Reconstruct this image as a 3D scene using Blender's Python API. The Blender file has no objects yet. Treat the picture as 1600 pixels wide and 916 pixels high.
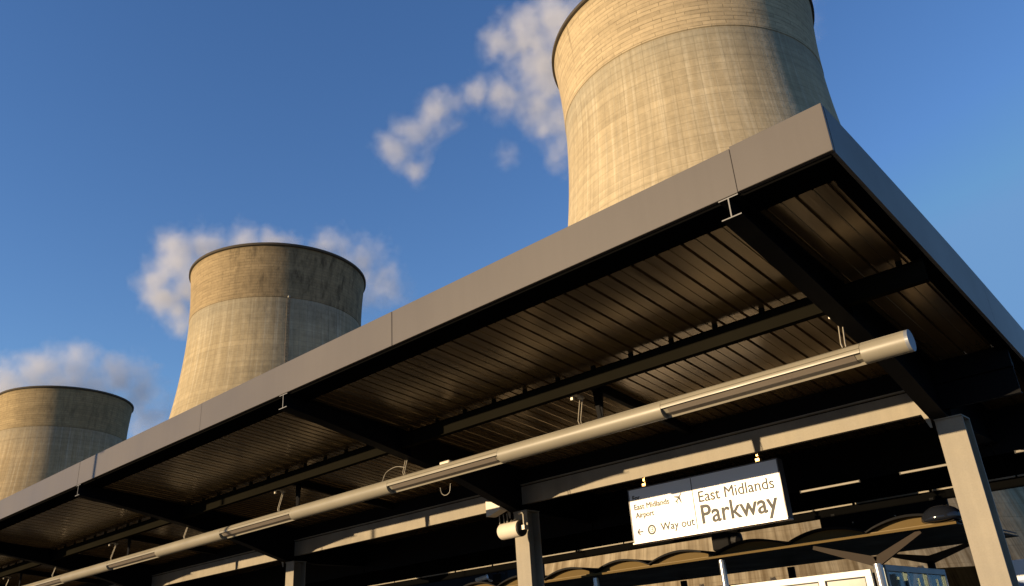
import bpy, bmesh, math, random
from mathutils import Vector, Matrix
random.seed(7)
sc = bpy.context.scene
col = sc.collection
PI = math.pi

# ------------------------------------------------------------------ camera
# axes: X along the platform (to the right), Y away from the viewer, Z up; eye at z = 0, paving at z = -1.65
R = ((0.72812575, -0.32230064, -0.6049423),
     (0.68247537, 0.25884338, 0.6835404),
     (-0.06372019, -0.91056159, 0.40843278))
cam_d = bpy.data.cameras.new('camera')
cam = bpy.data.objects.new('camera', cam_d); col.objects.link(cam)
cam.matrix_world = Matrix(((R[0][0], -R[0][1], -R[0][2], 0), (R[1][0], -R[1][1], -R[1][2], 0),
                           (R[2][0], -R[2][1], -R[2][2], 0), (0, 0, 0, 1)))
cam_d.sensor_width = 36; cam_d.lens = 28.84
cam_d.clip_start = 0.05; cam_d.clip_end = 20000
sc.camera = cam

# ------------------------------------------------------------------ light
SUN = Vector((-0.46, -1.0, 0.166)).normalized()
w = bpy.data.worlds.new("World"); sc.world = w; w.use_nodes = True
wn = w.node_tree
sky = wn.nodes.new('ShaderNodeTexSky'); sky.sky_type = 'NISHITA'; sky.sun_disc = False
sky.sun_elevation = math.asin(SUN.z); sky.sun_rotation = math.atan2(SUN.x, SUN.y)
sky.air_density = 1.0; sky.dust_density = 0.0; sky.ozone_density = 2.0; sky.altitude = 60
hsv = wn.nodes.new('ShaderNodeHueSaturation'); hsv.inputs['Saturation'].default_value = 1.22; hsv.inputs['Value'].default_value = 1.68; hsv.inputs['Hue'].default_value = 0.517
wn.links.new(sky.outputs[0], hsv.inputs['Color'])
cap = wn.nodes.new('ShaderNodeMix'); cap.data_type = 'RGBA'; cap.blend_type = 'DARKEN'; cap.inputs[0].default_value = 1.0
cap.inputs[7].default_value = (1.1, 2.3, 4.3, 1)   # keeps the haze round the low sun from flooding the shade
wn.links.new(hsv.outputs[0], cap.inputs[6])
wn.links.new(cap.outputs[2], wn.nodes['Background'].inputs[0])
wn.nodes['Background'].inputs[1].default_value = 0.105
sl = bpy.data.lights.new('sun', 'SUN'); sl.energy = 5.0; sl.angle = math.radians(0.53); sl.color = (1.0, 0.75, 0.45)
so = bpy.data.objects.new('sun', sl); col.objects.link(so); so.location = (-20, -40, 30)
so.rotation_mode = 'QUATERNION'; so.rotation_quaternion = SUN.to_track_quat('Z', 'Y')
sc.view_settings.view_transform = 'Standard'; sc.view_settings.look = 'None'
sc.view_settings.gamma = 1; sc.view_settings.use_curve_mapping = False
sc.view_settings.exposure = 0.45
sc.cycles.volume_bounces = 2; sc.cycles.max_bounces = 8; sc.cycles.transparent_max_bounces = 12
sc.cycles.volume_step_rate = 1.0; sc.cycles.volume_max_steps = 96
sc.cycles.use_denoising = True

# ------------------------------------------------------------------ helpers
class NB:
    def __init__(s, name):
        s.m = bpy.data.materials.new(name); s.m.use_nodes = True
        s.t = s.m.node_tree; s.N = s.t.nodes; s.p = s.N['Principled BSDF']; s.out = s.N['Material Output']
    def n(s, kind, **kw):
        o = s.N.new('ShaderNode' + kind)
        for k, v in kw.items(): setattr(o, k, v)
        return o
    def l(s, a, b): s.t.links.new(a, b)
    def v(s, sock, val):
        if hasattr(val, 'is_output'): s.l(val, sock)
        else: sock.default_value = val
    def math(s, op, a, b=0.0, clamp=False):
        o = s.n('Math', operation=op, use_clamp=clamp); s.v(o.inputs[0], a); s.v(o.inputs[1], b); return o.outputs[0]
    def mix(s, f, a, b, mode='MIX'):
        o = s.n('Mix', data_type='RGBA', blend_type=mode); s.v(o.inputs[0], f); s.v(o.inputs[6], a); s.v(o.inputs[7], b); return o.outputs[2]
    def ramp(s, f, stops):
        o = s.n('ValToRGB'); s.v(o.inputs[0], f); e = o.color_ramp.elements
        while len(e) < len(stops): e.new(0.5)
        for i, (p, c) in enumerate(stops):
            e[i].position = p; e[i].color = (c, c, c, 1) if isinstance(c, (int, float)) else (*c, 1)
        return o.outputs[0]
    def noise(s, vec, scale, detail=4, rough=0.55, dist=0.0):
        o = s.n('TexNoise'); s.v(o.inputs['Vector'], vec); o.inputs['Scale'].default_value = scale
        o.inputs['Detail'].default_value = detail; o.inputs['Roughness'].default_value = rough
        o.inputs['Distortion'].default_value = dist; return o
    def scale(s, vec, xyz, loc=(0, 0, 0)):
        o = s.n('Mapping'); s.v(o.inputs[0], vec); o.inputs['Scale'].default_value = xyz; o.inputs['Location'].default_value = loc; return o.outputs[0]
    def bump(s, h, strength=0.2, dist=0.01):
        o = s.n('Bump'); s.v(o.inputs['Height'], h); o.inputs['Strength'].default_value = strength
        o.inputs['Distance'].default_value = dist; s.l(o.outputs[0], s.p.inputs['Normal'])

def paint(name, c, rough=0.45, metal=0.0, var=0.10, scale=1.2, spec=0.5, streak=0.0, bump=0.0):
    """painted or coated metal: faint large mottling, fine grain, optional run-down streaks, uneven gloss"""
    b = NB(name); co = b.n('TexCoord').outputs['Object']
    n1 = b.noise(co, scale, 5).outputs[0]; n2 = b.noise(co, 60, 2).outputs[0]
    f = b.ramp(n1, [(0.3, 1 - var), (0.7, 1 + var * 0.5)])
    g = b.ramp(n2, [(0.35, 1 - var * 0.35), (0.65, 1.0)])
    k = b.math('MULTIPLY', f, g)
    if streak:
        n3 = b.noise(b.scale(co, (9, 9, 0.5)), 1.3, 5).outputs[0]
        k = b.math('MULTIPLY', k, b.ramp(n3, [(0.35, 1 - streak), (0.6, 1.0)]))
    cc = b.n('Combine' + 'XYZ'); 
    m = b.n('VectorMath', operation='SCALE'); m.inputs[0].default_value = c; b.l(k, m.inputs['Scale'])
    b.l(m.outputs[0], b.p.inputs['Base Color'])
    b.l(b.math('MULTIPLY', b.ramp(n1, [(0.3, 0.85), (0.7, 1.15)]), rough), b.p.inputs['Roughness'])
    b.p.inputs['Metallic'].default_value = metal; b.p.inputs['Specular IOR Level'].default_value = spec
    if bump: b.bump(b.noise(co, 4, 3).outputs[0], bump, 0.01)
    return b.m

class MB:
    def __init__(s): s.b = bmesh.new()
    def box(s, x0, x1, y0, y1, z0, z1, bev=0.0):
        g = bmesh.ops.create_cube(s.b, size=1.0)['verts']
        for v in g: v.co = Vector((x0 + (v.co.x + .5) * (x1 - x0), y0 + (v.co.y + .5) * (y1 - y0), z0 + (v.co.z + .5) * (z1 - z0)))
        if bev:
            es = {e for v in g for e in v.link_edges}
            bmesh.ops.bevel(s.b, geom=list(es), offset=bev, segments=1, affect='EDGES')
        return s
    def extr(s, pts, d):
        """prism: planar loop pts (3D) swept by vector d"""
        d = Vector(d); a = [s.b.verts.new(p) for p in pts]; c = [s.b.verts.new(Vector(p) + d) for p in pts]
        n = len(a)
        s.b.faces.new(a); s.b.faces.new(c[::-1])
        for i in range(n): s.b.faces.new((a[i], c[i], c[(i + 1) % n], a[(i + 1) % n]))
        return s
    def tube(s, pts, r, n=12, cap=True):
        pts = [Vector(p) for p in pts]; rr = r if isinstance(r, (list, tuple)) else [r] * len(pts); rings = []
        for i, p in enumerate(pts):
            t = (pts[min(i + 1, len(pts) - 1)] - pts[max(i - 1, 0)]).normalized()
            u = t.orthogonal().normalized() if i == 0 else (u - t * u.dot(t)).normalized()
            v = t.cross(u)
            rings.append([s.b.verts.new(p + (u * math.cos(2 * PI * k / n) + v * math.sin(2 * PI * k / n)) * rr[i]) for k in range(n)])
        for a, c in zip(rings, rings[1:]):
            for k in range(n): s.b.faces.new((a[k], a[(k + 1) % n], c[(k + 1) % n], c[k]))
        if cap: s.b.faces.new(rings[0][::-1]); s.b.faces.new(rings[-1])
        return s
    def sweepx(s, prof, x0, x1, cap=True):
        a = [s.b.verts.new((x0, y, z)) for y, z in prof]; c = [s.b.verts.new((x1, y, z)) for y, z in prof]; n = len(a)
        for i in range(n): s.b.faces.new((a[i], a[(i + 1) % n], c[(i + 1) % n], c[i]))
        if cap: s.b.faces.new(a); s.b.faces.new(c[::-1])
        return s
    def build(s, name, m, parent=None, smooth=False, loc=None):
        bmesh.ops.recalc_face_normals(s.b, faces=s.b.faces)
        me = bpy.data.meshes.new(name); 
        if parent is not None or loc is not None:
            o0 = Vector(loc) if loc is not None else world_of(parent)
            for v in s.b.verts: v.co -= o0
        s.b.to_mesh(me); s.b.free()
        me.materials.append(m)
        if smooth:
            for p in me.polygons: p.use_smooth = True
        o = bpy.data.objects.new(name, me); col.objects.link(o)
        if loc is not None and parent is None: o.location = loc
        if parent is not None: o.parent = parent
        return o

def world_of(o):
    v = Vector((0, 0, 0))
    while o is not None: v += o.location; o = o.parent
    return v
def smooth_by_angle(o, deg=35):
    me = o.data
    for p in me.polygons: p.use_smooth = True
    bm = bmesh.new(); bm.from_mesh(me)
    for e in bm.edges:
        if len(e.link_faces) == 2 and e.calc_face_angle(0) > math.radians(deg): e.smooth = False
    bm.to_mesh(me); bm.free()
def tag(o, label=None, cat=None, group=None, kind=None):
    if label: o['label'] = label
    if cat: o['category'] = cat
    if group: o['group'] = group
    if kind: o['kind'] = kind
    return o
def empty(name, loc, label, cat, group=None):
    o = bpy.data.objects.new(name, None); o.location = loc; o.empty_display_size = 0.3; col.objects.link(o)
    return tag(o, label, cat, group)

# ------------------------------------------------------------------ materials
M = {}
M['fascia'] = paint('fascia_paint', (0.122, 0.109, 0.099), 0.42, 0.0, 0.05, 0.5, spec=0.2, streak=0.03, bump=0.05)
M['fascia_end'] = M['fascia']
M['steel'] = paint('grey_steel_paint', (0.32, 0.282, 0.218), 0.55, 0.0, 0.2, 2.5, spec=0.25, streak=0.07)
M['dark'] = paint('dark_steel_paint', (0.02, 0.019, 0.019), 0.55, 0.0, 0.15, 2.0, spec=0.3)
M['rafter'] = paint('rafter_paint', (0.007, 0.007, 0.008), 0.6, 0.0, 0.12, 2.0, spec=0.05)  # near-black instead of grey: canopy shade put into the colour
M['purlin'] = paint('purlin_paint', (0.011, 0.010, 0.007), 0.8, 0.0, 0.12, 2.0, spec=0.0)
def deck_mat():
    b = NB('soffit_deck_coating'); co = b.n('TexCoord').outputs['Object']
    pan = b.noise(b.scale(co, (2.03, 0.04, 0.0)), 1.0, 1).outputs[0]; big = b.noise(co, 0.55, 5, 0.6).outputs[0]
    run = b.noise(b.scale(co, (14, 0.7, 1)), 1.0, 5, 0.65).outputs[0]
    k = b.math('MULTIPLY', b.math('MULTIPLY', b.ramp(pan, [(0.3, .82), (0.7, 1.12)]), b.ramp(big, [(0.3, .72), (0.7, 1.15)])), b.ramp(run, [(0.3, .9), (0.7, 1.05)]))
    v = b.n('VectorMath', operation='SCALE'); v.inputs[0].default_value = (0.205, 0.137, 0.060); b.l(k, v.inputs['Scale'])
    b.l(v.outputs[0], b.p.inputs['Base Color'])
    b.l(b.ramp(run, [(0.3, .19), (0.7, .27)]), b.p.inputs['Roughness']); b.p.inputs['Metallic'].default_value = 0.45
    h = b.noise(b.scale(co, (9, 1.1, 1)), 1.0, 3).outputs[0]
    b.bump(h, 0.24, 0.012); return b.m
M['deck'] = deck_mat()
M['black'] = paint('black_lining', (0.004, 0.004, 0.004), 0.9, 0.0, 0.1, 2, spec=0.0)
M['roof'] = paint('roof_sheet', (0.22, 0.22, 0.22), 0.5, 0.2)
M['tube'] = paint('light_tube_paint', (0.275, 0.25, 0.195), 0.40, 0.0, 0.07, 2)
M['lens'] = paint('light_lens', (0.20, 0.17, 0.14), 0.3, 0.0, 0.06, 3)
M['cap'] = paint('tube_end_cap', (0.22, 0.24, 0.28), 0.4, 0.1, 0.06, 3)
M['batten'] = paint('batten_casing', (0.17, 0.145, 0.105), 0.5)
M['cutend'] = paint('cut_steel', (0.17, 0.165, 0.155), 0.5, 0.0)
M['rod'] = paint('bright_rod', (0.50, 0.45, 0.36), 0.4, 0.3, 0.08, 3)
M['signwhite'] = paint('sign_face', (0.86, 0.86, 0.86), 0.35, 0.0, 0.02, 3)
M['signframe'] = paint('sign_frame', (0.09, 0.085, 0.085), 0.4, 0.2, 0.08, 3)
M['signlip'] = paint('sign_lip', (0.50, 0.44, 0.42), 0.35, 0.2, 0.04, 3)
M['text'] = paint('sign_lettering', (0.10, 0.10, 0.10), 0.6, 0.0, 0.05, 5, spec=0.2)
M['brass'] = paint('brass_clamp', (0.55, 0.34, 0.14), 0.35, 0.6, 0.1, 5)
M['cream'] = paint('cream_plastic', (0.72, 0.64, 0.52), 0.4, 0.0, 0.05, 5)
M['tan'] = paint('tan_shelter_panel', (0.125, 0.084, 0.030), 0.7, 0.0, 0.10, 1.5, spec=0.1)
M['tanedge'] = paint('pale_gutter', (0.22, 0.16, 0.08), 0.6, 0.0, 0.08, 4, spec=0.1)
M['shroof'] = paint('shelter_roof_black', (0.004, 0.004, 0.005), 0.6, 0.0, 0.2, 2, spec=0.1)
M['arm'] = paint('bronze_arm', (0.05, 0.040, 0.032), 0.9, 0.0, 0.08, 3, spec=0.1)
M['post'] = paint('stainless_post', (0.50, 0.48, 0.45), 0.25, 0.8, 0.05, 3)
M['whiteframe'] = paint('white_window_frame', (0.80, 0.79, 0.76), 0.4, 0.0, 0.03, 3)
M['teal'] = paint('grey_teal_frame', (0.16, 0.20, 0.20), 0.4, 0.1, 0.06, 3)
M['cowl'] = paint('glossy_dark_cowl', (0.012, 0.014, 0.02), 0.12, 0.0, 0.1, 3)
M['blue'] = paint('blue_print', (0.25, 0.33, 0.50), 0.5, 0.0, 0.04, 3)
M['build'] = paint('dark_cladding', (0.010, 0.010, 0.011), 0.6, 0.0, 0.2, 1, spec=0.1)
M['cable'] = paint('grey_cable', (0.30, 0.27, 0.22), 0.5)
def glass(name):
    b = NB(name)
    g = b.n('BsdfGlossy'); g.inputs['Roughness'].default_value = 0.03; g.inputs[0].default_value = (.9, .95, .95, 1)
    t = b.n('BsdfTransparent'); t.inputs[0].default_value = (.62, .66, .62, 1)
    fr = b.n('Fresnel'); fr.inputs[0].default_value = 1.55
    mx = b.n('MixShader'); b.l(b.math('MULTIPLY', fr.outputs[0], 0.45, True), mx.inputs[0]); b.l(t.outputs[0], mx.inputs[1]); b.l(g.outputs[0], mx.inputs[2])
    b.l(mx.outputs[0], b.out.inputs[0]); return b.m
M['glass'] = glass('window_glass')
M['dusty'] = paint('dusty_glass', (0.17, 0.17, 0.145), 0.25, 0.0, 0.35, 3.5, spec=0.3, streak=0.3)  # pale reflection put into the pane colour
def paving():
    b = NB('concrete_paving'); co = b.n('TexCoord').outputs['Object']
    br = b.n('TexBrick'); b.l(co, br.inputs['Vector']); br.inputs['Scale'].default_value = 1.0
    br.inputs['Brick Width'].default_value = 0.9; br.inputs['Row Height'].default_value = 0.6; br.inputs['Mortar Size'].default_value = 0.008
    br.inputs['Color1'].default_value = (.085, .072, .052, 1); br.inputs['Color2'].default_value = (.07, .06, .045, 1); br.inputs['Mortar'].default_value = (.04,.035,.03,1)
    n = b.noise(co, 0.7, 6).outputs[0]
    b.l(b.mix(1.0, br.outputs[0], b.ramp(n, [(0.3, .75), (0.7, 1.05)]), 'MULTIPLY'), b.p.inputs['Base Color'])
    b.p.inputs['Roughness'].default_value = 0.85; return b.m
def earth():
    b = NB('grass_and_ballast'); co = b.n('TexCoord').outputs['Object']
    n = b.noise(co, 0.05, 8, 0.6).outputs[0]; n2 = b.noise(co, 3, 4).outputs[0]
    c = b.mix(b.ramp(n, [(0.4, 0.0), (0.6, 1.0)]), (.085, .085, .035, 1), (.18, .145, .085, 1))
    b.l(b.mix(1.0, c, b.ramp(n2, [(0.3, .7), (0.7, 1.1)]), 'MULTIPLY'), b.p.inputs['Base Color'])
    b.p.inputs['Roughness'].default_value = 0.95; return b.m

# ------------------------------------------------------------------ ground, platform, track
GZ = -2.70
g = MB(); g.extr([(-6000, -6000, GZ), (6000, -6000, GZ), (6000, 6000, GZ), (-6000, 6000, GZ)], (0, 0, -2))
tag(g.build('ground', earth()), kind='structure')
g = MB(); g.box(-70, 45, -3.2, 14.5, GZ, -1.65, 0.02)
tag(g.build('platform', paving()), kind='structure')
g = MB(); g.box(-90, 70, -9.2, -3.9, GZ, GZ + 0.25, 0.0)
tag(g.build('track_bed', paint('ballast', (.22, .2, .17), .95, 0, .4, 8)), kind='structure')

# ------------------------------------------------------------------ cooling towers
def tower_mat(name, seed, stain, upper=(0.50, 0.395, 0.24), lower=(0.47, 0.38, 0.235), stain_u=(0, 1)):
    b = NB(name); uv = b.n('UVMap').outputs[0]
    sx = b.n('SeparateXYZ'); b.l(uv, sx.inputs[0]); U, V = sx.outputs[0], sx.outputs[1]
    uvs = b.scale(uv, (1, 1, 1), (seed * 13.7, 0, seed))
    def brick(wd, ht, mort, off=0.5):
        o = b.n('TexBrick'); b.l(uv, o.inputs['Vector']); o.inputs['Scale'].default_value = 1.0
        o.inputs['Brick Width'].default_value = wd; o.inputs['Row Height'].default_value = ht
        o.inputs['Mortar Size'].default_value = mort; o.inputs['Mortar Smooth'].default_value = 0.35; o.offset = off
        o.inputs['Color1'].default_value = (0, 0, 0, 1); o.inputs['Color2'].default_value = (1, 1, 1, 1)
        o.inputs['Mortar'].default_value = (.5, .5, .5, 1); return o
    bu = brick(4.2, 0.86, 0.08, 0.37); bl = brick(2.3, 1.6, 0.06, 0.0)
    isup = b.ramp(b.math('DIVIDE', V, 120.0), [(0.7995, 0.0), (0.8005, 1.0)])  # joint at 96 m over the eye (uv v = z)
    big = b.noise(b.scale(uvs, (0.06, 0.05, 1)), 1.0, 5, 0.6).outputs[0]
    strk = b.noise(b.scale(uvs, (0.42, 0.014, 1)), 1.0, 6, 0.62, 0.15).outputs[0]
    strk2 = b.noise(b.scale(uvs, (1.35, 0.03, 1), (5, 3, 2)), 1.0, 5, 0.6).outputs[0]
    fine = b.noise(b.scale(uvs, (1, 1, 1)), 0.9, 6, 0.65).outputs[0]
    row = b.noise(b.scale(uvs, (0.015, 0.65, 1)), 1.0, 3, 0.6).outputs[0]
    # lower shell: vertical lime runs and washed bays
    lo = b.mix(b.ramp(strk, [(0.36, 0.0), (0.62, 1.0)]), (*[c * 0.88 for c in lower], 1), (*[c * 1.08 for c in lower], 1))
    fade = b.ramp(b.math('DIVIDE', V, 120.0), [(0.05, 0.6), (0.60, 0.7), (0.78, 1.0)])
    runs = b.math('MULTIPLY', b.ramp(strk2, [(0.50, 0.0), (0.70, 0.5)]), fade)
    lo = b.mix(runs, lo, (0.74, 0.66, 0.48, 1))
    lo = b.mix(b.math('MULTIPLY', b.ramp(b.math('DIVIDE', V, 120.0), [(0.70, 0.0), (0.7999, 1.0)]), b.ramp(big, [(0.3, 0.15), (0.6, 0.6)])), lo, (0.26, 0.245, 0.19, 1))
    lo = b.mix(b.math('MULTIPLY', bl.outputs['Fac'], 0.30), lo, (0.13, 0.11, 0.07, 1))
    lo = b.mix(b.math('MULTIPLY', b.math('SUBTRACT', 1.0, b.ramp(b.noise(bl.outputs[0], 3.1, 0).outputs[0], [(0.4, 0.0), (0.6, 1.0)])), 0.10), lo, (0.2, 0.17, 0.11, 1))
    foot = b.ramp(b.math('DIVIDE', V, 120.0), [(0.06, 1.0), (0.36, 0.0)])
    strk3 = b.noise(b.scale(uvs, (2.1, 0.05, 1), (9, 1, 5)), 1.0, 5, 0.7).outputs[0]
    lo = b.mix(b.math('MULTIPLY', foot, b.ramp(strk3, [(0.35, 1.0), (0.62, 0.35)])), lo, (0.15, 0.105, 0.052, 1))
    # upper band: coursed lifts, darker joints, panels of slightly different tone
    upc = b.mix(bu.outputs[0], (*[c * 0.90 for c in upper], 1), (*[c * 1.07 for c in upper], 1))
    patch = b.ramp(b.noise(b.scale(uvs, (0.23, 0.9, 1)), 1.0, 3).outputs[0], [(0.42, 0.0), (0.62, 1.0)])
    upc = b.mix(b.math('MULTIPLY', b.math('MULTIPLY', bu.outputs['Fac'], 0.60), b.math('ADD', b.math('MULTIPLY', patch, 0.75), 0.25)), upc, (0.115, 0.085, 0.045, 1))
    vj = b.ramp(b.noise(b.scale(uvs, (0.5, 0.02, 1), (2, 8, 1)), 1.0, 4, 0.7).outputs[0], [(0.60, 0.0), (0.68, 0.5)])
    upc = b.mix(vj, upc, (0.17, 0.13, 0.075, 1))
    c = b.mix(isup, lo, upc)
    c = b.mix(1.0, c, b.ramp(row, [(0.35, 0.88), (0.65, 1.06)]), 'MULTIPLY')
    c = b.mix(1.0, c, b.ramp(big, [(0.3, 0.84), (0.7, 1.08)]), 'MULTIPLY')
    c = b.mix(1.0, c, b.ramp(fine, [(0.3, 0.86), (0.7, 1.07)]), 'MULTIPLY')
    # the thin dark joint line
    jl = b.math('LESS_THAN', b.math('ABSOLUTE', b.math('SUBTRACT', V, 95.9)), 0.16)
    c = b.mix(b.math('MULTIPLY', jl, 0.25), c, (0.10, 0.08, 0.05, 1))
    if stain:
        # soot and algae on the weather side: a patch in u with ragged vertical drips
        um = b.math('SUBTRACT', 1.0, b.math('DIVIDE', b.math('ABSOLUTE', b.math('SUBTRACT', U, stain_u[0])), stain_u[1]), True)
        um = b.math('POWER', um, 0.6)
        d1 = b.noise(b.scale(uvs, (0.55, 0.16, 1), (1, 9, 4)), 1.0, 6, 0.7).outputs[0]
        d2 = b.noise(b.scale(uvs, (0.11, 0.07, 1), (4, 2, 7)), 1.0, 3, 0.6).outputs[0]
        k = b.math('MULTIPLY', b.ramp(d1, [(0.45, 0.0), (0.66, 1.0)]), b.ramp(d2, [(0.38, 0.25), (0.62, 1.0)]))
        k = b.math('MULTIPLY', b.math('MULTIPLY', k, um), b.math('ADD', b.math('MULTIPLY', isup, 0.75), 0.25))
        c = b.mix(b.math('MULTIPLY', k, stain * 2.2, True), c, (0.05, 0.04, 0.028, 1))
        br = b.math('MULTIPLY', b.math('MULTIPLY', um, isup), 0.45)
        c = b.mix(br, c, (0.20, 0.145, 0.075, 1))
    # mottled darkening right under the lip
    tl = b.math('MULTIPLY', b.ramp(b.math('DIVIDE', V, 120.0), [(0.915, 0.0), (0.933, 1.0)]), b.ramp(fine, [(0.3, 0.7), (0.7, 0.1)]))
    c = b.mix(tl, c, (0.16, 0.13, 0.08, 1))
    b.l(c, b.p.inputs['Base Color']); b.p.inputs['Roughness'].default_value = 0.92
    b.p.inputs['Specular IOR Level'].default_value = 0.2
    hh = b.math('ADD', b.math('MULTIPLY', b.math('MULTIPLY', bu.outputs['Fac'], isup), -0.5), b.math('MULTIPLY', fine, 0.8))
    b.bump(hh, 0.5, 0.12)
    return b.m
ZT = 112.0
def rad(z):
    Rt, rth, zth, bb = 25.92, 24.94, 96.5, 0.0158
    k = math.sqrt((Rt / rth) ** 2 - 1) / (ZT - zth) if z > zth else bb
    return rth * math.sqrt(1 + (k * (z - zth)) ** 2)
def revolve(rings, nseg, closed=False):
    """rings: list of (radius, z); UV = (angle * 26 m, z)"""
    bm = bmesh.new(); uvl = bm.loops.layers.uv.new('UVMap'); L = []
    for r, z in rings: L.append([bm.verts.new((-r * math.cos(2 * PI * k / nseg), -r * math.sin(2 * PI * k / nseg), z)) for k in range(nseg)])
    for i in range(len(L) - 1 + (1 if closed else 0)):
        a, c = L[i], L[(i + 1) % len(L)]; za, zc = rings[i][1], rings[(i + 1) % len(L)][1]
        for k in range(nseg):
            f = bm.faces.new((a[k], a[(k + 1) % nseg], c[(k + 1) % nseg], c[k])); f.smooth = True
            for lp, (kk, zz) in zip(f.loops, ((k, za), (k + 1, za), (k + 1, zc), (k, zc))):
                lp[uvl].uv = (2 * PI * kk / nseg * 26.0, zz)
    return bm
def tower(x, y, mat, label, ladders=()):
    t = empty('cooling_tower', (x, y, GZ), label, 'cooling tower')
    off = -GZ
    rings = [(rad(z) + (0.10 if z > 95.9 else 0.0), z) for z in [6 + i * 2.0 for i in range(45)] + [95.85, 95.95] + [97 + i for i in range(15)] + [111.2]]
    rings += [(r - 0.9, z) for r, z in reversed(rings)]
    bm = revolve(rings, 192, True)
    bmesh.ops.recalc_face_normals(bm, faces=bm.faces)
    me = bpy.data.meshes.new('shell'); bm.to_mesh(me); bm.free(); me.materials.append(mat)
    o = bpy.data.objects.new('shell', me); col.objects.link(o); o.parent = t; o.location = (0, 0, off)
    me.set_sharp_from_angle(angle=math.radians(30)) if hasattr(me, 'set_sharp_from_angle') else None
    rt = rad(ZT)
    bm = revolve([(rt + 0.15, 111.2), (rt + 0.48, 111.35), (rt + 0.48, ZT), (rt - 1.1, ZT), (rt - 1.1, 111.0), (rt - 0.7, 111.0)], 192, True)
    bmesh.ops.recalc_face_normals(bm, faces=bm.faces)
    me = bpy.data.meshes.new('rim'); bm.to_mesh(me); bm.free(); me.materials.append(M['rimmat'])
    for p in me.polygons: p.use_smooth = False
    o = bpy.data.objects.new('rim', me); col.objects.link(o); o.parent = t; o.location = (0, 0, off)
    # raking legs at the foot
    m = MB(); r0 = rad(6); n = 36
    for k in range(n):
        for s in (-1, 1):
            a0 = 2 * PI * k / n; a1 = a0 + s * PI / n
            m.tube([(x + (r0 + 2) * math.cos(a0), y + (r0 + 2) * math.sin(a0), GZ), (x + (r0 - .4) * math.cos(a1), y + (r0 - .4) * math.sin(a1), 6.2)], 0.45, 6)
    m.build('leg_ring', M['rimmat'], t)
    # access ladders / conduits running down the shell
    for (ang, z0, z1, wd, lamp) in ladders:
        m = MB(); zs = [z0 + (z1 - z0) * i / 24 for i in range(25)]
        for s in (-1, 1):
            m.tube([(x + (rad(z) + .14) * math.cos(ang) - s * wd * math.sin(ang), y + (rad(z) + .14) * math.sin(ang) + s * wd * math.cos(ang), z) for z in zs], 0.07, 6)
        for i in range(int((z1 - z0) / 1.0)):
            z = z0 + i * 1.0
            m.tube([(x + (rad(z) + .14) * math.cos(ang) - wd * math.sin(ang), y + (rad(z) + .14) * math.sin(ang) + wd * math.cos(ang), z),
                    (x + (rad(z) + .14) * math.cos(ang) + wd * math.sin(ang), y + (rad(z) + .14) * math.sin(ang) - wd * math.cos(ang), z)], 0.05, 5)
        m.build('ladder', M['ladder'], t)
        if lamp:
            m = MB(); rr = rad(z1) + 0.7
            m.box(x + rr * math.cos(ang) - .28, x + rr * math.cos(ang) + .28, y + rr * math.sin(ang) - .28, y + rr * math.sin(ang) + .28, z1, z1 + .6, .08)
            m.build('warning_light', M['tube'], t)
    return t
M['rimmat'] = paint('rim_concrete', (0.085, 0.07, 0.05), 0.9, 0, 0.25, 0.3, spec=0.2)
M['ladder'] = paint('rusty_ladder', (0.20, 0.16, 0.11), 0.8, 0.1, 0.3, 1)
T1, T2, T3 = (-60.80, 125.83), (-205.98, 124.32), (-366.58, 122.23)
def ang_to_cam(t, deg=0): return math.atan2(-t[1], -t[0]) + math.radians(deg)
def u_of(t, deg): return ((ang_to_cam(t, deg) + PI) % (2 * PI)) * 26.0
tower(*T1, tower_mat('tower_concrete_clean', 1, 0), 'huge pale concrete cooling tower nearest the canopy, rim cut off by the top edge')

tower(*T2, tower_mat('tower_concrete_stained', 2, 0.75, upper=(0.38, 0.285, 0.155), lower=(0.44, 0.35, 0.205), stain_u=(u_of(T2, 34), 34)), 'middle cooling tower, brown upper band stained black, a ladder line below', [(ang_to_cam(T2, 6), 40, 95.5, .35, True)])
tower(*T3, tower_mat('tower_concrete_sooty', 3, 0.4, upper=(0.40, 0.30, 0.155), lower=(0.42, 0.315, 0.17), stain_u=(u_of(T3, 40), 40)), 'farthest cooling tower at the left edge of the photo, half in shade', [])

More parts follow.
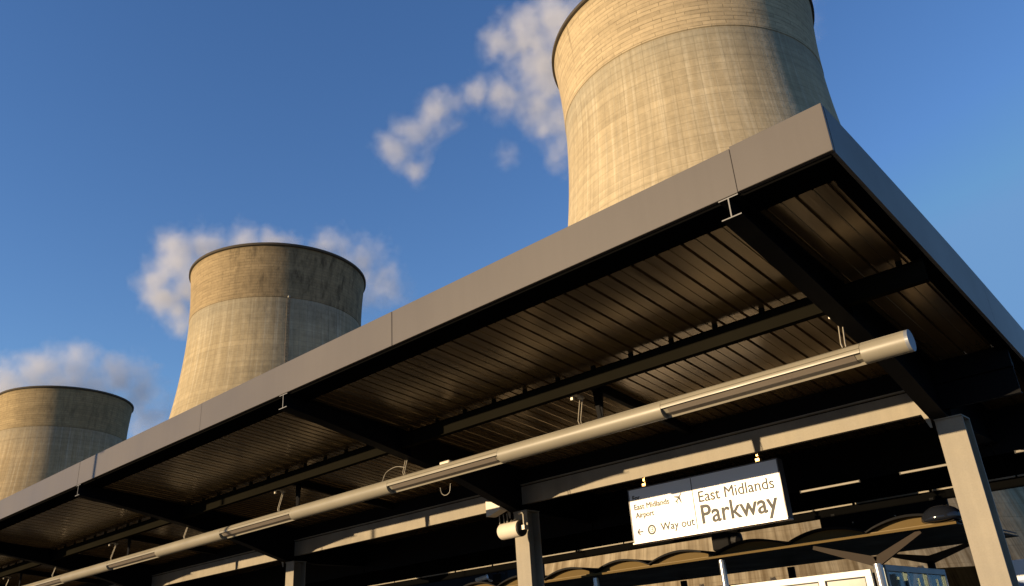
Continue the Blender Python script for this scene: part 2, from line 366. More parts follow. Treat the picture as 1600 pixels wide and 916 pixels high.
# ------------------------------------------------------------------ steam
F = 1281.96
def ray(px, py):
    q = (px - 800, py - 458, F)
    v = Vector([sum(R[i][j] * q[j] for j in range(3)) for i in range(3)]); return v / F
def steam(name, blobs, dist, dens, label, amp):
    """a drifting cloud of steam: volume whose density follows a chain of puffs broken up by noise"""
    P = []
    for px, py, r, wgt in blobs:
        v = ray(px, py); depth_scale = dist / math.hypot(v.x, v.y); P.append((v * depth_scale, r / F * depth_scale, wgt))
    lo = Vector([min(p[i] - r * 1.5 for p, r, _ in P) for i in range(3)]); hi = Vector([max(p[i] + r * 1.5 for p, r, _ in P) for i in range(3)])
    # domain turned square to the drift so that it wraps the puffs closely
    m = MB(); m.box(lo.x, hi.x, lo.y, hi.y, lo.z, hi.z)
    b = NB(name + '_volume'); b.N.remove(b.p)
    co = b.n('TexCoord').outputs['Object']
    nz = b.noise(co, 1 / (amp * 2.6), 2, 0.6)
    sub = b.n('VectorMath', operation='SUBTRACT'); b.l(nz.outputs['Color'], sub.inputs[0]); sub.inputs[1].default_value = (.5, .5, .5)
    scl = b.n('VectorMath', operation='SCALE'); b.l(sub.outputs[0], scl.inputs[0]); scl.inputs['Scale'].default_value = amp * 2.6
    add = b.n('VectorMath', operation='ADD'); b.l(co, add.inputs[0]); b.l(scl.outputs[0], add.inputs[1])
    acc = None
    ctr = (lo + hi) / 2; ctr.z = lo.z
    for p, r, wgt in P:
        d = b.n('VectorMath', operation='DISTANCE'); b.l(add.outputs[0], d.inputs[0]); d.inputs[1].default_value = p - ctr
        f = b.math('MULTIPLY', b.math('SUBTRACT', 1.0, b.math('DIVIDE', d.outputs['Value'], r * 1.22)), wgt)
        if acc is None: acc = f
        else:
            s = b.n('Math', operation='SMOOTH_MAX'); b.l(acc, s.inputs[0]); b.l(f, s.inputs[1]); s.inputs[2].default_value = 0.12; acc = s.outputs[0]
    fn = b.noise(co, 1 / (amp * 0.95), 5, 0.62).outputs[0]
    k = b.math('ADD', acc, b.math('MULTIPLY', b.math('SUBTRACT', fn, 0.475), 1.75))
    k = b.ramp(k, [(0.0, 0.0), (0.35, 0.15), (1.0, 1.0)])
    k = b.math('MULTIPLY', k, dens)
    v = b.n('VolumePrincipled'); v.inputs['Color'].default_value = (0.97, 0.97, 0.98, 1); b.l(k, v.inputs['Density']); v.inputs['Anisotropy'].default_value = 0.0
    b.l(v.outputs[0], b.out.inputs['Volume'])
    o = m.build(name, b.m, loc=ctr)
    return tag(o, label, 'steam', kind='stuff')
steam('steam_cloud', [(622, 240, 30, 1), (640, 268, 24, .8), (655, 205, 30, 1), (682, 180, 27, 1), (715, 162, 25, .95), (748, 146, 26, 1), (790, 150, 27, .85),
       (790, 72, 32, .9), (825, 50, 42, 1), (868, 28, 46, 1), (850, 105, 52, 1), (838, 165, 42, .9), (872, 195, 40, .9), (882, 240, 26, .9), (915, 70, 60, 1), (792, 250, 20, .42)], 235, 0.16,
      'thin white steam trailing left from behind the nearest cooling tower', 7.0)
steam('steam_cloud', [(252, 435, 30, 1), (282, 405, 40, 1), (330, 392, 38, 1), (382, 390, 36, 1), (440, 390, 33, 1), (500, 390, 34, 1), (532, 385, 22, .9), (558, 415, 38, .75),
       (588, 448, 38, .6), (266, 472, 30, .95), (283, 500, 22, .8), (320, 450, 50, 1)], 345, 0.15,
      'white steam cloud spreading behind the rim of the middle cooling tower', 8.5)
steam('steam_cloud', [(20, 602, 46, 1), (75, 584, 42, 1), (128, 574, 34, 1), (178, 572, 28, 1), (188, 596, 44, .9), (222, 622, 42, .75), (186, 551, 9, .9), (238, 566, 9, .7), (128, 606, 46, 1), (236, 650, 40, .65)], 560, 0.085,
      'low white steam cloud over the farthest cooling tower', 12.0)

steam('steam_cloud', [(1268, 30, 16, .75), (1276, 60, 14, .6), (1272, 90, 11, .5), (1262, 0, 18, .75)], 235, 0.03,
      'faint wisp of steam at the right shoulder of the nearest cooling tower', 5.0)

# ------------------------------------------------------------------ canopy
BAY = 5.81
RX = [-2.255 - BAY * k for k in range(8)]
XL, XR = -46.0, -1.454
def ztop(y): u = y - 5; return 3.377 - .070 * u - .0066 * u * u
def zlow(y): u = y - 5; return 2.993 - .120 * u - .001 * u * u
def zdeck(y): u = y - 5; return 3.000 - .105 * u - .0022 * u * u
canopy = empty('platform_canopy', (-20, 8.88, -1.65), 'long grey station canopy with ribbed brown soffit on grey steel columns', 'canopy')
# front fascia panels: seams at the photographed joints, each pressed panel a shallow folded tray
seams = [XR, -2.172, -6.10, -10.03, -13.96, -17.89, -21.8, -25.7, -29.6, -33.5, -37.4, -41.3, XL]
for i, (a, c) in enumerate(zip(seams, seams[1:])):
    dz = 0.010 if i == 0 else 0.0; dy = -0.006 if i == 0 else (0.0015 if i % 2 else 0.0)
    m = MB(); m.box(c + .003, a - (.003 if i else 0), 5.0 + dy, 5.03 + dy, 2.995, 3.372 + dz, 0.003)
    m.box(c + .003, a - .003, 5.031 + dy, 5.10 + dy, 2.995, 2.999)
    m.build('fascia_panel', M['fascia'], canopy)
# end fascia following the curved roof edge
def endface(x, y0, y1, n=24):
    ys = [y0 + (y1 - y0) * i / n for i in range(n + 1)]
    return [(x, y, zlow(y)) for y in ys] + [(x, y, ztop(y)) for y in reversed(ys)]
ye = [5.034, 8.5, 11.56]
for a, c in zip(ye, ye[1:]):
    m = MB(); m.extr(endface(XR, a, c - .004), (-.03, 0, 0)); m.build('end_fascia_panel', M['fascia'], canopy)
# dark edge channels behind the fascias
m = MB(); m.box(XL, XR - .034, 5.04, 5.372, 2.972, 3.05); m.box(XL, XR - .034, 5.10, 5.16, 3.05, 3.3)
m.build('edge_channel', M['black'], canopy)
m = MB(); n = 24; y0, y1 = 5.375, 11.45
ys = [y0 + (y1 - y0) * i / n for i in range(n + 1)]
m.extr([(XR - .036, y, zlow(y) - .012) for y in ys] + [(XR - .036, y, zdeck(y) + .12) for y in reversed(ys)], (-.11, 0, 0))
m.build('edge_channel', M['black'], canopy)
# ribbed soffit deck
def deck():
    bm = bmesh.new(); xs = []
    x = XR - .15
    per = 0.246
    x0 = -1.641 + per * 0.5
    prof = []  # (x, dz) to the left
    k = 0; xx = x
    prof.append((x, 0.0))
    c = -1.641
    while c > XL:
        prof += [(c + .016, 0), (c + .009, .026), (c - .009, .026), (c - .016, 0)]
        h = c - per / 2
        prof += [(h + .008, 0), (h + .003, -.006), (h - .003, -.006), (h - .008, 0)]
        c -= per
    n = 22; ys = [5.34 + (11.455 - 5.34) * i / n for i in range(n + 1)]
    rows = [[bm.verts.new((px, y, zdeck(y) + dz)) for px, dz in prof] for y in ys]
    for a, d in zip(rows, rows[1:]):
        for i in range(len(prof) - 1): bm.faces.new((a[i], d[i], d[i + 1], a[i + 1]))
    m = MB(); m.b.free(); m.b = bm
    return m.build('soffit_deck', M['deck'], canopy)
deck()
m = MB(); n = 20; ys = [5.036 + (11.52 - 5.036) * i / n for i in range(n + 1)]
m.extr([(XR - .034, y, zdeck(y) + .09) for y in ys] + [(XR - .034, y, ztop(y) - .012) for y in reversed(ys)], (XL - XR, 0, 0))
m.build('roof_sheet', M['roof'], canopy)
# rafters: I-sections, haunched down to the columns
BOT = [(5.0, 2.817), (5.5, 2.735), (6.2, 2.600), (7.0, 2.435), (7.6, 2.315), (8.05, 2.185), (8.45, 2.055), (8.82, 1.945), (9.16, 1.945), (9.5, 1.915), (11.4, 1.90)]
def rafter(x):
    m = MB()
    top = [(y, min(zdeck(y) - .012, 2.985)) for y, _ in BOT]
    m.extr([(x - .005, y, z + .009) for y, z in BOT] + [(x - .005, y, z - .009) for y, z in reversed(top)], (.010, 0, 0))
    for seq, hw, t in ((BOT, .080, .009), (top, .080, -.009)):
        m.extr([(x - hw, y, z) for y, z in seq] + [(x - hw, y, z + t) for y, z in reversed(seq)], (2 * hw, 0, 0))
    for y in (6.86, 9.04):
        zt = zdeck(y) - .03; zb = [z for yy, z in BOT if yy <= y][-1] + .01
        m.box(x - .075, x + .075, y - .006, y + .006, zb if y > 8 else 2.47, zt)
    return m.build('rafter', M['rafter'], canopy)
for x in RX:
    r = rafter(x)
    # end of the section, its sunlight put into a paler colour
    m = MB(); m.box(x - .005, x + .005, 4.9965, 4.9995, 2.826, 2.976); m.box(x - .08, x + .08, 4.9965, 4.9995, 2.817, 2.826); m.box(x - .08, x + .08, 4.9965, 4.9995, 2.976, 2.985)
    m.build('cut_end', M['cutend'], r)
    # gusset plates where haunch meets column
    m = MB(); m.extr([(x - .16, 8.83, 2.03), (x - .082, 8.83, 1.99), (x - .082, 8.83, 1.86), (x - .10, 8.83, 1.86)], (0, .012, 0))
    m.box(x - .06, x + .20, 8.865, 9.15, 1.9265, 1.940); m.build('cap_plate', M['steel'], r)
    # column: universal section, flange towards the track
    m = MB(); m.box(x - .130 + .07, x + .130 + .07, 8.88, 8.898, -1.65, 1.926, .002)
    m.box(x - .006 + .07, x + .006 + .07, 8.898, 9.122, -1.65, 1.926); m.box(x - .130 + .07, x + .130 + .07, 9.122, 9.14, -1.65, 1.926, .002)
    c = m.build('column', M['steel'], canopy)
    m = MB(); m.box(x - .11, x + .25, 8.79, 9.23, -1.648, -1.62)
    m.build('base_plate', M['rafter'], c)
# purlins between rafters
def xspans():
    e = [XR - .05] + RX + [XL]
    return [(b_, a_) for a_, b_ in zip(e, e[1:])]
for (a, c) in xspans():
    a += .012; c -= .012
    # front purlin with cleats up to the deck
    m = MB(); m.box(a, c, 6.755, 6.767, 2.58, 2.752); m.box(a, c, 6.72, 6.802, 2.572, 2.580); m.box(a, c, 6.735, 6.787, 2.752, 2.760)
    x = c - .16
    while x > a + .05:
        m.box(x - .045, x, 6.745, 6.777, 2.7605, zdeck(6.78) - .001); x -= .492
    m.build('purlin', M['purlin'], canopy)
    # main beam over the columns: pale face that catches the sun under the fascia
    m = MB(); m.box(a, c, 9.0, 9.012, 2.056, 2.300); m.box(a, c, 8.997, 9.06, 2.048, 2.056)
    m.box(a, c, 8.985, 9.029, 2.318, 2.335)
    bb = m.build('beam', M['steel'] if c < -2.2 else M['rafter'], canopy)  # end span takes the black copy, shade put into its colour
    m = MB(); m.box(a, c, 9.03, 9.05, 2.301, zdeck(9.04) - .002); m.box(a, c, 8.99, 9.029, 2.336, zdeck(9.03) - .004); m.build('upper_channel', M['rafter'], bb)  # upper part of the beam, painted black for its shade
    m = MB(); m.box(a, c, 10.64, 10.652, 1.792, 1.80); bb = m.build('beam', M['rafter'], canopy)  # rear beam black as well, shade put into its colour
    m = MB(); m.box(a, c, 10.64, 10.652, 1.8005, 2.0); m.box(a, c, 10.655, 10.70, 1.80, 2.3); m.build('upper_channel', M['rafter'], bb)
    m = MB(); x = c
    while x > a + .1:
        m.box(max(x - .96, a), x, 11.42, 11.432, 1.624, 1.6435); x -= 1.0
    m.build('edge_lip', M['steel'], canopy)
# rear fascia, black towards the platform
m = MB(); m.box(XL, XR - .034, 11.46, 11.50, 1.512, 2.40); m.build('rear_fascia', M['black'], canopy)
# secondary rafters half way along each bay, stub hanger under the purlin
for x in RX[:7]:
    xm = x - BAY / 2
    ys = [7.15, 8.0, 8.98]
    m = MB()
    for y0_, y1_ in zip(ys, ys[1:]):
        pass
    top = [(y, zdeck(y) - .004) for y in ys]; bt = [(y, zdeck(y) - .11) for y in ys]
    m.extr([(xm - .03, y, z) for y, z in bt] + [(xm - .03, y, z) for y, z in reversed(top)], (.06, 0, 0))
    m.extr([(xm - .075, 7.14, 2.745), (xm + .075, 7.14, 2.745), (xm + .035, 7.14, 2.34), (xm - .035, 7.14, 2.34)], (0, .012, 0))
    m.box(xm - .05, xm + .05, 7.08, 7.21, 2.325, 2.337)
    m.box(xm - .02, xm + .02, 6.80, 7.139, 2.66, 2.70)
    m.build('secondary_rafter', M['rafter'], canopy)
# ------------------------------------------------------------------ tubular light run
TY, TZ, TR = 6.92, 2.182, 0.093
tube_t = empty('tube_light', (-15, TY, TZ), 'long pale tubular light run slung beneath the canopy soffit', 'light')
def circ(a0, a1, n, r=TR): return [(TY + r * math.sin(math.radians(a0 + (a1 - a0) * i / n)), TZ + r * math.cos(math.radians(a0 + (a1 - a0) * i / n))) for i in range(n + 1)]
# angles: 0 = top, -90 = towards the track, 180 = bottom
def prof_plain():
    p = circ(0, -24, 5); 
    for g0, g1, e0, e1 in ((-26, -28, -30, -47), (-50, -53, -56, -359)):
        p += [(TY + (TR - .013) * math.sin(math.radians(g_)), TZ + (TR - .013) * math.cos(math.radians(g_))) for g_ in (g0, g1)]
        p += circ(e0, e1, max(3, int(abs(e1 - e0) / 6.5)))
    return p
def prof_lamp():
    p = circ(0, -47, 9); g = math.radians(-49)
    p += [(TY + (TR - .006) * math.sin(g), TZ + (TR - .006) * math.cos(g))]
    p += circ(-51, -70, 4) + [(TY + .081 * math.sin(math.radians(-72)), TZ + .081 * math.cos(math.radians(-72)))]
    p += circ(-76, -96, 4)
    for a, r in ((-98, .067), (-150, .056), (-202, .067)): p.append((TY + r * math.sin(math.radians(a)), TZ + r * math.cos(math.radians(a))))
    p += circ(-204, -359, 22); return p
x = -1.83; segs = []
lamps = [(-2.20 - 4.25 * k, -4.20 - 4.25 * k) for k in range(10)]
prev = x
for a, c in lamps:
    for (s, e, lamp) in ((prev, a, False), (a, c, True)):
        m = MB(); m.sweepx(prof_lamp() if lamp else prof_plain(), e + .002, s - .002)
        o = m.build('tube_section', M['tube'], tube_t); smooth_by_angle(o, 25)
        if lamp:
            m = MB(); m.sweepx([(TY + r * math.sin(math.radians(q)), TZ + r * math.cos(math.radians(q))) for q, r in ((-101, .070), (-150, .060), (-199, .070), (-199, .055), (-150, .047), (-101, .055))], e + .06, s - .06)
            m.build('diffuser', M['lens'], tube_t)
    prev = c
m = MB(); m.tube([(-1.805, TY, TZ), (-1.832, TY, TZ)], TR + .0006, 40); o = m.build('end_cap', M['cap'], tube_t)
for k in range(8):
    rx = -2.33 - 2.905 * k
    m = MB()
    for dx in (-.018, .018):
        m.tube([(rx + dx, 6.93, 2.56), (rx + dx, 6.86, 2.30), (rx + dx * .8, 6.87, 2.268)], .0055, 8)
    m.box(rx - .028, rx + .028, 6.90, 6.955, 2.555, 2.575); m.box(rx - .05, rx - .02, 6.805, 6.835, 2.53, 2.60); m.box(rx - .03, rx + .02, 6.805, 6.95, 2.5755, 2.585)
    m.build('hanger_rod', M['rod'], tube_t)
# loose cables
def cable(pts, label, r=.005):
    P = [Vector(p) for p in pts]; out = []
    for i in range(len(P) - 1):
        p0, p1, p2, p3 = P[max(i - 1, 0)], P[i], P[i + 1], P[min(i + 2, len(P) - 1)]
        for s in range(6):
            t = s / 6; out.append(.5 * ((2 * p1) + (p2 - p0) * t + (2 * p0 - 5 * p1 + 4 * p2 - p3) * t * t + (3 * p1 - p0 - 3 * p2 + p3) * t ** 3))
    out.append(P[-1])
    m = MB(); m.tube(out, r, 6); o = m.build('cable', M['cable'], loc=P[0]); tag(o, label, 'cable')
    smooth_by_angle(o, 60)
cable([(-8.13, 6.87, 2.36), (-8.30, 6.86, 2.40), (-8.50, 6.86, 2.36), (-8.58, 6.86, 2.24)], 'thin grey cable looping up from the tube light beside a hanger rod')
cable([(-7.72, 7.1, 2.05), (-7.69, 7.1, 1.97), (-7.62, 7.1, 1.94), (-7.55, 7.1, 1.97), (-7.53, 7.1, 2.07)], 'thin grey cable drooping in a loop below the tube light')
m = MB(); m.box(-7.62, -7.44, 7.0, 7.08, 2.28, 2.34, .01); o = m.build('junction_box', M['cream'], loc=(-7.5, 7.04, 2.28)); tag(o, 'small cream junction box sitting behind the tube light under the rafter', 'junction box')

# ------------------------------------------------------------------ equipment on the middle column
xc = RX[1]
m = MB()
m.extr([(-8.40, 8.60, 2.115), (-8.13, 8.60, 2.055), (-8.13, 8.60, 1.96), (-8.34, 8.60, 1.90), (-8.40, 8.60, 1.90)], (0, .16, 0))
o = m.build('junction_box', M['cream'], loc=(-8.3, 8.6, 1.9)); tag(o, 'white sloping equipment box fixed beneath the haunch beside the middle column', 'equipment box')
for i, (cx_, d) in enumerate([(-8.22, .26), (-8.14, .16), (-8.07, .20)]):
    pts = [(cx_, 8.68, 1.90), (cx_ + .01, 8.68, 1.90 - d * .6), (cx_ + .04, 8.68, 1.90 - d), (cx_ + .08, 8.68, 1.91 - d * .5)]
    cable(pts, ['longest cable loop hanging below the white equipment box', 'short cable loop between two others below the white equipment box', 'cable loop nearest the middle column below the white equipment box'][i], .007)
sp = empty('loudspeaker', (-7.75, 8.55, 1.62), 'cream cylindrical loudspeaker with dark end bracketed on the middle column', 'loudspeaker')
m = MB(); m.tube([(-8.02, 8.50, 1.628), (-8.00, 8.50, 1.628), (-7.66, 8.50, 1.628)], [.095, .108, .108], 32); o = m.build('body', M['cream'], sp); smooth_by_angle(o, 40)
m = MB(); m.tube([(-7.659, 8.50, 1.628), (-7.635, 8.50, 1.628)], [.109, .104], 32); m.build('grille', M['dark'], sp)
m = MB(); m.tube([(-7.60, 8.50, 1.64), (-7.60, 8.50, 1.80), (-7.64, 8.52, 1.84), (-7.78, 8.60, 1.85), (-7.80, 8.74, 1.85)], .012, 8); m.box(-7.64, -7.56, 8.46, 8.54, 1.60, 1.66)
m.tube([(-7.85, 8.50, 1.73), (-7.85, 8.62, 1.78), (-7.85, 8.75, 1.78)], .012, 8); m.build('bracket', M['rod'], sp)

# ------------------------------------------------------------------ hanging station sign
SY = 8.95; SX0, SX1, SZ0, SZ1 = -6.165, -4.071, 1.242, 1.920
SW, SH = SX1 - SX0, SZ1 - SZ0
sg = empty('station_sign', ((SX0 + SX1) / 2, SY, SZ0), 'white hanging sign reading East Midlands Parkway and Way out, lit by low sun', 'sign')
m = MB(); m.box(SX0 + .02, SX1 - .02, SY + .004, SY + .12, SZ0 + .02, SZ1 - .012); m.build('cabinet', M['signframe'], sg)
m = MB(); m.box(SX0 + .013, SX1 - .013, SY + .001, SY + .0035, SZ0 + .013, SZ1 - .013); m.build('face', M['signwhite'], sg)
m = MB(); m.box(SX0, SX1, SY - .020, SY + .125, SZ0 - .006, SZ0 + .012, .002); m.build('bottom_lip', M['signlip'], sg)
m = MB(); m.box(SX0, SX1, SY - .006, SY + .125, SZ1 - .012, SZ1, .002); m.box(SX1 - .012, SX1, SY - .006, SY + .125, SZ0 + .0125, SZ1 - .0125); m.box(SX0, SX0 + .009, SY - .004, SY + .125, SZ0 + .0125, SZ1 - .0125)
m.build('frame', M['signframe'], sg)
def sp_(u, v): return (SX0 + u * SW, SZ1 - v * SH)
def lettering(txt, u0, u1, vbase, cap, name='lettering', bold=0.0, fat=0.0022):
    def mk(t):
        cu = bpy.data.curves.new('t', 'FONT'); cu.body = t; cu.size = 1; cu.offset = bold; o = bpy.data.objects.new('t', cu); col.objects.link(o)
        bpy.context.view_layer.update(); dg = bpy.context.evaluated_depsgraph_get(); me = bpy.data.meshes.new_from_object(o.evaluated_get(dg))
        bpy.data.objects.remove(o); bpy.data.curves.remove(cu); return me
    e = mk('E'); ch = max(v.co.y for v in e.vertices) - min(v.co.y for v in e.vertices); bpy.data.meshes.remove(e)
    me = mk(txt); xs = [v.co.x for v in me.vertices]; a, c = min(xs), max(xs); ky = cap / ch; kx = (u1 - u0) * SW / (c - a)
    X0, Z0 = sp_(u0, vbase); o0 = world_of(sg)
    for v in me.vertices: v.co = Vector((X0 + (v.co.x - a) * kx, SY - .0012, Z0 + v.co.y * ky)) - o0
    me.name = name; me.materials.clear(); me.materials.append(M['text'])
    o = bpy.data.objects.new(name, me); col.objects.link(o); o.parent = sg
    bm = bmesh.new(); bm.from_mesh(me); base = bm.faces[:]
    for q, (dx, dz) in enumerate(((fat, 0), (-fat, 0), (0, fat), (0, -fat))):   # heavier stroke
        g = bmesh.ops.duplicate(bm, geom=base)['geom']
        for v in g:
            if isinstance(v, bmesh.types.BMVert): v.co += Vector((dx, -.00012 * (q + 1), dz))
    bm.to_mesh(me); bm.free()
lettering('For', .030, .082, .215, .055)
lettering('East Midlands', .034, .285, .395, .066)
lettering('Airport', .038, .170, .545, .064)
lettering('Way out', .205, .435, .845, .090)
lettering('East Midlands', .485, .955, .475, .125)
lettering('Parkway', .487, .958, .845, .215, bold=.010)
def flat(polys, name='symbol'):
    m = MB()
    for poly in polys: m.extr([(p[0], SY - .0014, p[1]) for p in poly], (0, .0018, 0))
    return m.build(name, M['text'], sg)
ux, uz = sp_(.449, 0); m = MB(); m.box(ux - .005, ux + .005, SY - .001, SY + .0008, SZ0 + .05, SZ1 - .02); m.build('divider', M['text'], sg)
# arrow
ax, az = sp_(.058, .80)
def bar(p, q, t):
    p, q = Vector((p[0], p[1])), Vector((q[0], q[1])); d = (q - p).normalized(); n_ = Vector((-d.y, d.x)) * t
    return [tuple(p + n_), tuple(q + n_), tuple(q - n_), tuple(p - n_)]
flat([bar((ax - .036, az), (ax + .042, az), .0075)], 'arrow_symbol'); 
flat([bar((ax - .040, az), (ax - .006, az + .036), .008), bar((ax - .0395, az - .0005), (ax - .005, az - .037), .008)], 'arrow_symbol')
# ring with a reversed E-shaped glyph
cx0, cz0 = sp_(.140, .795)
m = MB(); n = 40
for (ri, ro) in ((.040, .060),):
    for k in range(n):
        a0, a1 = 2 * PI * k / n, 2 * PI * (k + 1) / n
        m.extr([(cx0 + r * math.cos(a), SY - .0014, cz0 + r * math.sin(a)) for r, a in ((ri, a0), (ro, a0), (ro, a1), (ri, a1))], (0, .0018, 0))
for x0_, x1_, z0_, z1_ in ((.012, .021, -.026, .026), (-.020, .0118, .018, .026), (-.012, .0118, -.004, .004), (-.020, .0118, -.026, -.018), (-.030, -.024, -.014, .014)):
    m.box(cx0 + x0_, cx0 + x1_, SY - .0014, SY + .0004, cz0 + z0_, cz0 + z1_)
m.build('ring_symbol', M['text'], sg)
# aeroplane
pxc, pzc = sp_(.352, .33)
def rot(p, a, s): c_, s_ = math.cos(a), math.sin(a); return (pxc + (p[0] * c_ - p[1] * s_) * s, pzc + (p[0] * s_ + p[1] * c_) * s)
A = math.radians(-42); S = .062
body = [(0, 1.15), (.09, 1.0), (.11, .8), (.11, -.85), (0, -1.0), (-.11, -.85), (-.11, .8), (-.09, 1.0)]
wing = [(.112, .35), (1.05, -.30), (1.05, -.50), (.112, -.10)]
tail = [(.112, -.65), (.42, -.95), (.42, -1.08), (.112, -.90)]
mir = lambda q: [(-a_, b_) for a_, b_ in q][::-1]
flat([[rot(p, A, S) for p in q] for q in (body, wing, mir(wing), tail, mir(tail))], 'aeroplane_symbol')
for hx in (-5.92, -4.32):
    m = MB(); m.tube([(hx, SY + .06, SZ1), (hx, SY + .06, 2.046)], .010, 10); m.build('hanger_rod', M['brass'], sg)
    m = MB(); m.box(hx - .03, hx + .03, SY + .02, SY + .09, SZ1 + .001, SZ1 + .05, .006); m.box(hx - .016, hx + .016, SY + .03, SY + .09, 1.99, 2.03, .004)
    m.build('clamp', M['brass'], sg)

# ------------------------------------------------------------------ things hung at the back of the canopy
m = MB(); m.box(-4.745, -3.085, 11.39, 11.45, 1.20, 1.513, .006); m.box(-4.6, -4.55, 11.45, 11.459, 1.4, 1.55); m.box(-3.3, -3.25, 11.45, 11.459, 1.4, 1.55)
pn = m.build('hanging_panel', M['rafter'], loc=(-3.9, 11.4, 1.2)); tag(pn, 'dark olive panel hung along the rear canopy edge above the shelter roof', 'panel')
m = MB()
for x in (-4.30, -3.74): m.tube([(x, 11.38, 1.395), (x, 11.389, 1.395)], .010, 10)
m.build('stud', M['rod'], pn)
cu = empty('speaker_box', (-6.1, 11.2, 1.2), 'dark boxy unit hanging just below the lower edge of the station sign', 'box')
m = MB(); m.box(-6.29, -6.0, 11.1, 11.35, 1.26, 1.50, .02); m.build('housing', M['rafter'], cu)
m = MB(); m.tube([(-5.98, 11.2, 1.40), (-5.90, 11.2, 1.38), (-5.86, 11.2, 1.36)], [.09, .10, .04], 16); m.build('lens_hood', M['dark'], cu)
m = MB(); m.tube([(-6.12, 11.22, 1.49), (-6.12, 11.22, 2.24)], .02, 8); m.build('pole', M['rafter'], cu)
cc = empty('security_camera', (-11.35, 11.5, 1.40), 'small white bullet camera under the canopy left of the middle column', 'camera')
m = MB(); m.tube([(-11.50, 11.42, 1.415), (-11.28, 11.5, 1.455)], .042, 16); m.build('body', M['whiteframe'], cc)
m = MB(); m.tube([(-11.30, 11.5, 1.44), (-11.22, 11.52, 1.37)], .014, 8); m.tube([(-11.22, 11.52, 1.36), (-11.22, 11.56, 1.36)], .03, 12); m.build('bracket', M['rod'], cc)
m = MB(); m.box(-11.21, -11.0, 11.56, 11.70, 1.30, 1.50, .01); m.tube([(-11.1, 11.60, 1.49), (-11.1, 11.60, 1.7), (-11.1, 11.48, 1.75)], .02, 8); m.build('mount_box', M['rafter'], cc)

# ------------------------------------------------------------------ waiting shelter behind
sh = empty('waiting_shelter', (-5, 11.2, -1.65), 'glazed waiting shelter with scalloped tan roof behind the columns', 'shelter')
ZR = 1.065; YF, YB = 10.0, 12.45
cusps = [-12.45, -11.47, -10.5, -9.52, -8.54, -7.57, -6.63, -5.62, -4.60, -3.62, -2.66]
for i, (a, c) in enumerate(zip(cusps, cusps[1:])):
    n = 14; rise = .115
    arc = [(a + (c - a) * k / n, ZR + .028 + rise * math.sin(PI * k / n) ** 0.85) for k in range(n + 1)]
    m = MB(); m.extr([(x, YF - .10, z) for x, z in arc] + [(x, YF - .10, ZR + .012 + (z - ZR - .028) * .92) for x, z in reversed(arc)], (0, YB - YF + .12, 0))
    o = m.build('roof_vault', M['shroof'], sh)
    m = MB(); m.extr([(x, YF, ZR + .011 + (z - ZR - .028) * .92) for x, z in arc] + [(c, YF, ZR), (a, YF, ZR)][0:2], (0, .03, 0)); m.build('gable_panel', M['tan'], sh)
    m = MB(); m.box(a + .01, c - .01, YF - .05, YF - .002, ZR - .012, ZR + .014, .003); m.build('gutter', M['tanedge'], sh)
m = MB(); m.box(cusps[0], cusps[-1] + .02, YF - .11, YB, ZR - .025, ZR - .0135); m.build('roof_tray', M['shroof'], sh)
m = MB(); m.box(cusps[0], cusps[-1] + .02, YF - .125, YF - .112, ZR - .030, ZR - .004); m.build('front_trim', M['tan'], sh)
# dark glossy cowl at the right-hand end
m = MB(); bmesh.ops.create_uvsphere(m.b, u_segments=32, v_segments=16, radius=1)
for v in m.b.verts: v.co = Vector((-2.80 + v.co.x * .215, 10.0 + v.co.y * .20, ZR + .05 + v.co.z * (.15 if v.co.z > 0 else .05)))
o = m.build('end_cowl', M['cowl'], sh, smooth=True)
def arm(p, q, w0, w1, t, y):
    p, q = Vector(p), Vector(q); d = (q - p).normalized(); n_ = Vector((-d.y, d.x))
    pts = [p + n_ * w0, q + n_ * w1, q - n_ * w1, p - n_ * w0]
    return [(v.x, y, v.y) for v in pts], (0, t, 0)
for (px_, y, zc, dl, dr) in ((-3.60, 9.96, .74, .70, .55), (-3.74, 12.3, .86, .52, .54)):
    for e in ((px_ - dl, ZR - .06), (px_ + dr, ZR - .045)):
        m = MB(); pts, d = arm((px_, zc + .02), e, .055, .022, .05, y); m.extr(pts, d); m.build('support_arm', M['arm'], sh)
    m = MB(); m.tube([(px_, y + .02, -1.65), (px_, y + .02, zc + .0)], .05, 20); o = m.build('post', M['post'] if y < 11 else M['rafter'], sh); smooth_by_angle(o, 50)
for (px_, y, mt) in ((-5.56, 9.98, 'post'), (-5.72, 12.3, 'rafter'), (-7.6, 12.3, 'rafter'), (-7.62, 9.98, 'post'), (-9.6, 9.98, 'post'), (-11.6, 9.98, 'post'), (-9.6, 12.3, 'rafter')):
    m = MB(); m.tube([(px_, y + .02, -1.65), (px_, y + .02, ZR - .05)], .042 if mt == 'post' else .055, 20); o = m.build('post', M[mt], sh); smooth_by_angle(o, 50)
def window(x0, x1, y, z0, z1, t, mulls, mat):   # front glazing: panes carry their reflection as colour
    m = MB(); m.box(x0, x1, y, y + .05, z1 - t, z1, .003); m.box(x0, x1, y, y + .05, z0, z0 + t, .003)
    xs = [x0] + mulls + [x1 - t]
    for q in xs: m.box(q, q + t, y + .001, y + .049, z0 + t, z1 - t)
    f = m.build('window_frame', mat, sh)
    for a, c in zip(xs, xs[1:]):
        m = MB(); m.box(a + t + .001, c - .001, y + .022, y + .028, z0 + t + .001, z1 - t - .001); m.build('pane', M['dusty'], f)
        m = MB(); e = .012
        m.box(a + t, c, y + .006, y + .02, z1 - t - e, z1 - t - .0005); m.box(a + t, a + t + e, y + .006, y + .02, z0 + t, z1 - t - e); m.box(c - e, c, y + .006, y + .02, z0 + t, z1 - t - e)
        m.build('gasket', M['dark'], f)
window(-5.49, -3.70, 9.99, -1.5, .695, .072, [-4.92, -4.33], M['whiteframe'])
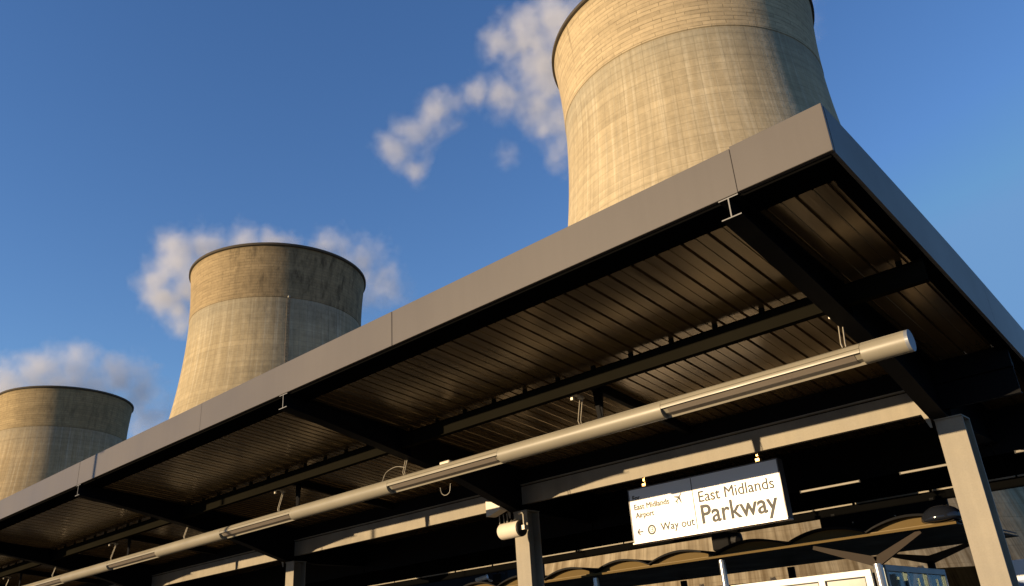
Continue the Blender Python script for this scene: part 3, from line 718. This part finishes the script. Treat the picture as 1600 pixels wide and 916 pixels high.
# end wall, seen edge-on
m = MB(); XW = -3.60
m.box(XW - .02, XW + .03, 10.12, 12.25, .665, .735, .003); ys = [10.12, 10.78, 11.48, 12.19]
for y in ys: m.box(XW - .02, XW + .03, y, y + .06, -1.6, .664)
f = m.build('end_frame', M['teal'], sh)
for a, c in zip(ys, ys[1:]):
    m = MB(); m.box(XW, XW + .006, a + .061, c - .001, -1.5, .663); m.build('pane', M['glass'], f)
    m = MB(); m.tube([(XW + .06, c - .09, -1.4), (XW + .06, c - .09, .62)], .012, 8); m.build('glazing_bar', M['post'], f)

# info board to the right of the near column
ib = empty('information_board', (-2.1, 12.6, -1.65), 'white information board with blue lower band beyond the right column', 'board')
m = MB(); m.box(-2.86, -1.5, 12.60, 12.64, .35, .775, .003); m.build('face', M['signwhite'], ib)
m = MB(); m.box(-2.85, -1.51, 12.594, 12.598, .36, .53); m.build('blue_band', M['blue'], ib)
m = MB(); m.extr([(-2.66, 12.595, .66), (-2.62, 12.595, .69), (-2.60, 12.595, .685), (-2.625, 12.595, .66), (-2.60, 12.595, .635), (-2.62, 12.595, .63)], (0, .003, 0)); m.build('arrow_symbol', M['dark'], ib)
for x in (-2.7, -1.6):
    m = MB(); m.box(x - .03, x + .03, 12.645, 12.70, -1.65, .76); m.build('post', M['rafter'], ib)

# added strips in place of the sunlit stretches of the rear beam
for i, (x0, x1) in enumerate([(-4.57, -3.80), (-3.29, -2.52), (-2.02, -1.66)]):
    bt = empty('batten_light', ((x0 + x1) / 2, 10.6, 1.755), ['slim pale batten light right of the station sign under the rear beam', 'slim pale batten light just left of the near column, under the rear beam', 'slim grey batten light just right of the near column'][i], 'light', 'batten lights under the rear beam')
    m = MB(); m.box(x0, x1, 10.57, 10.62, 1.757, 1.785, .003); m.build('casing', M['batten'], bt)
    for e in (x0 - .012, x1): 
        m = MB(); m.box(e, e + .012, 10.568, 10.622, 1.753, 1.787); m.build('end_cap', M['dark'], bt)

# dark building behind the canopy at the left
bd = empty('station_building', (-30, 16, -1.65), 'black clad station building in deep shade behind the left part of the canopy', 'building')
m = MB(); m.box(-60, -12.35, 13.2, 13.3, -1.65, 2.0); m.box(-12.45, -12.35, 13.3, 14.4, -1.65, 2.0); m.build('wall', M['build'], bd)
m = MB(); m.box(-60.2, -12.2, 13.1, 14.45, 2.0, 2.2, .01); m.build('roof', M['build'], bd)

# lamp post standing behind the viewer: its shadow falls on the fascia
lp = empty('lamp_post', (-16.56, -2.0, -1.65), 'slim grey platform lamp post whose narrow shadow falls on the canopy fascia', 'lamp post')
m = MB(); m.tube([(-16.56, -2, -1.65), (-16.56, -2, -.6), (-16.56, -2, -.58), (-16.56, -2, 4.6)], [.075, .075, .05, .042], 16); m.build('pole', M['steel'], lp)
m = MB(); m.box(-16.64, -16.48, -2.5, -1.95, 4.6, 4.68, .02); m.build('lantern', M['rafter'], lp)
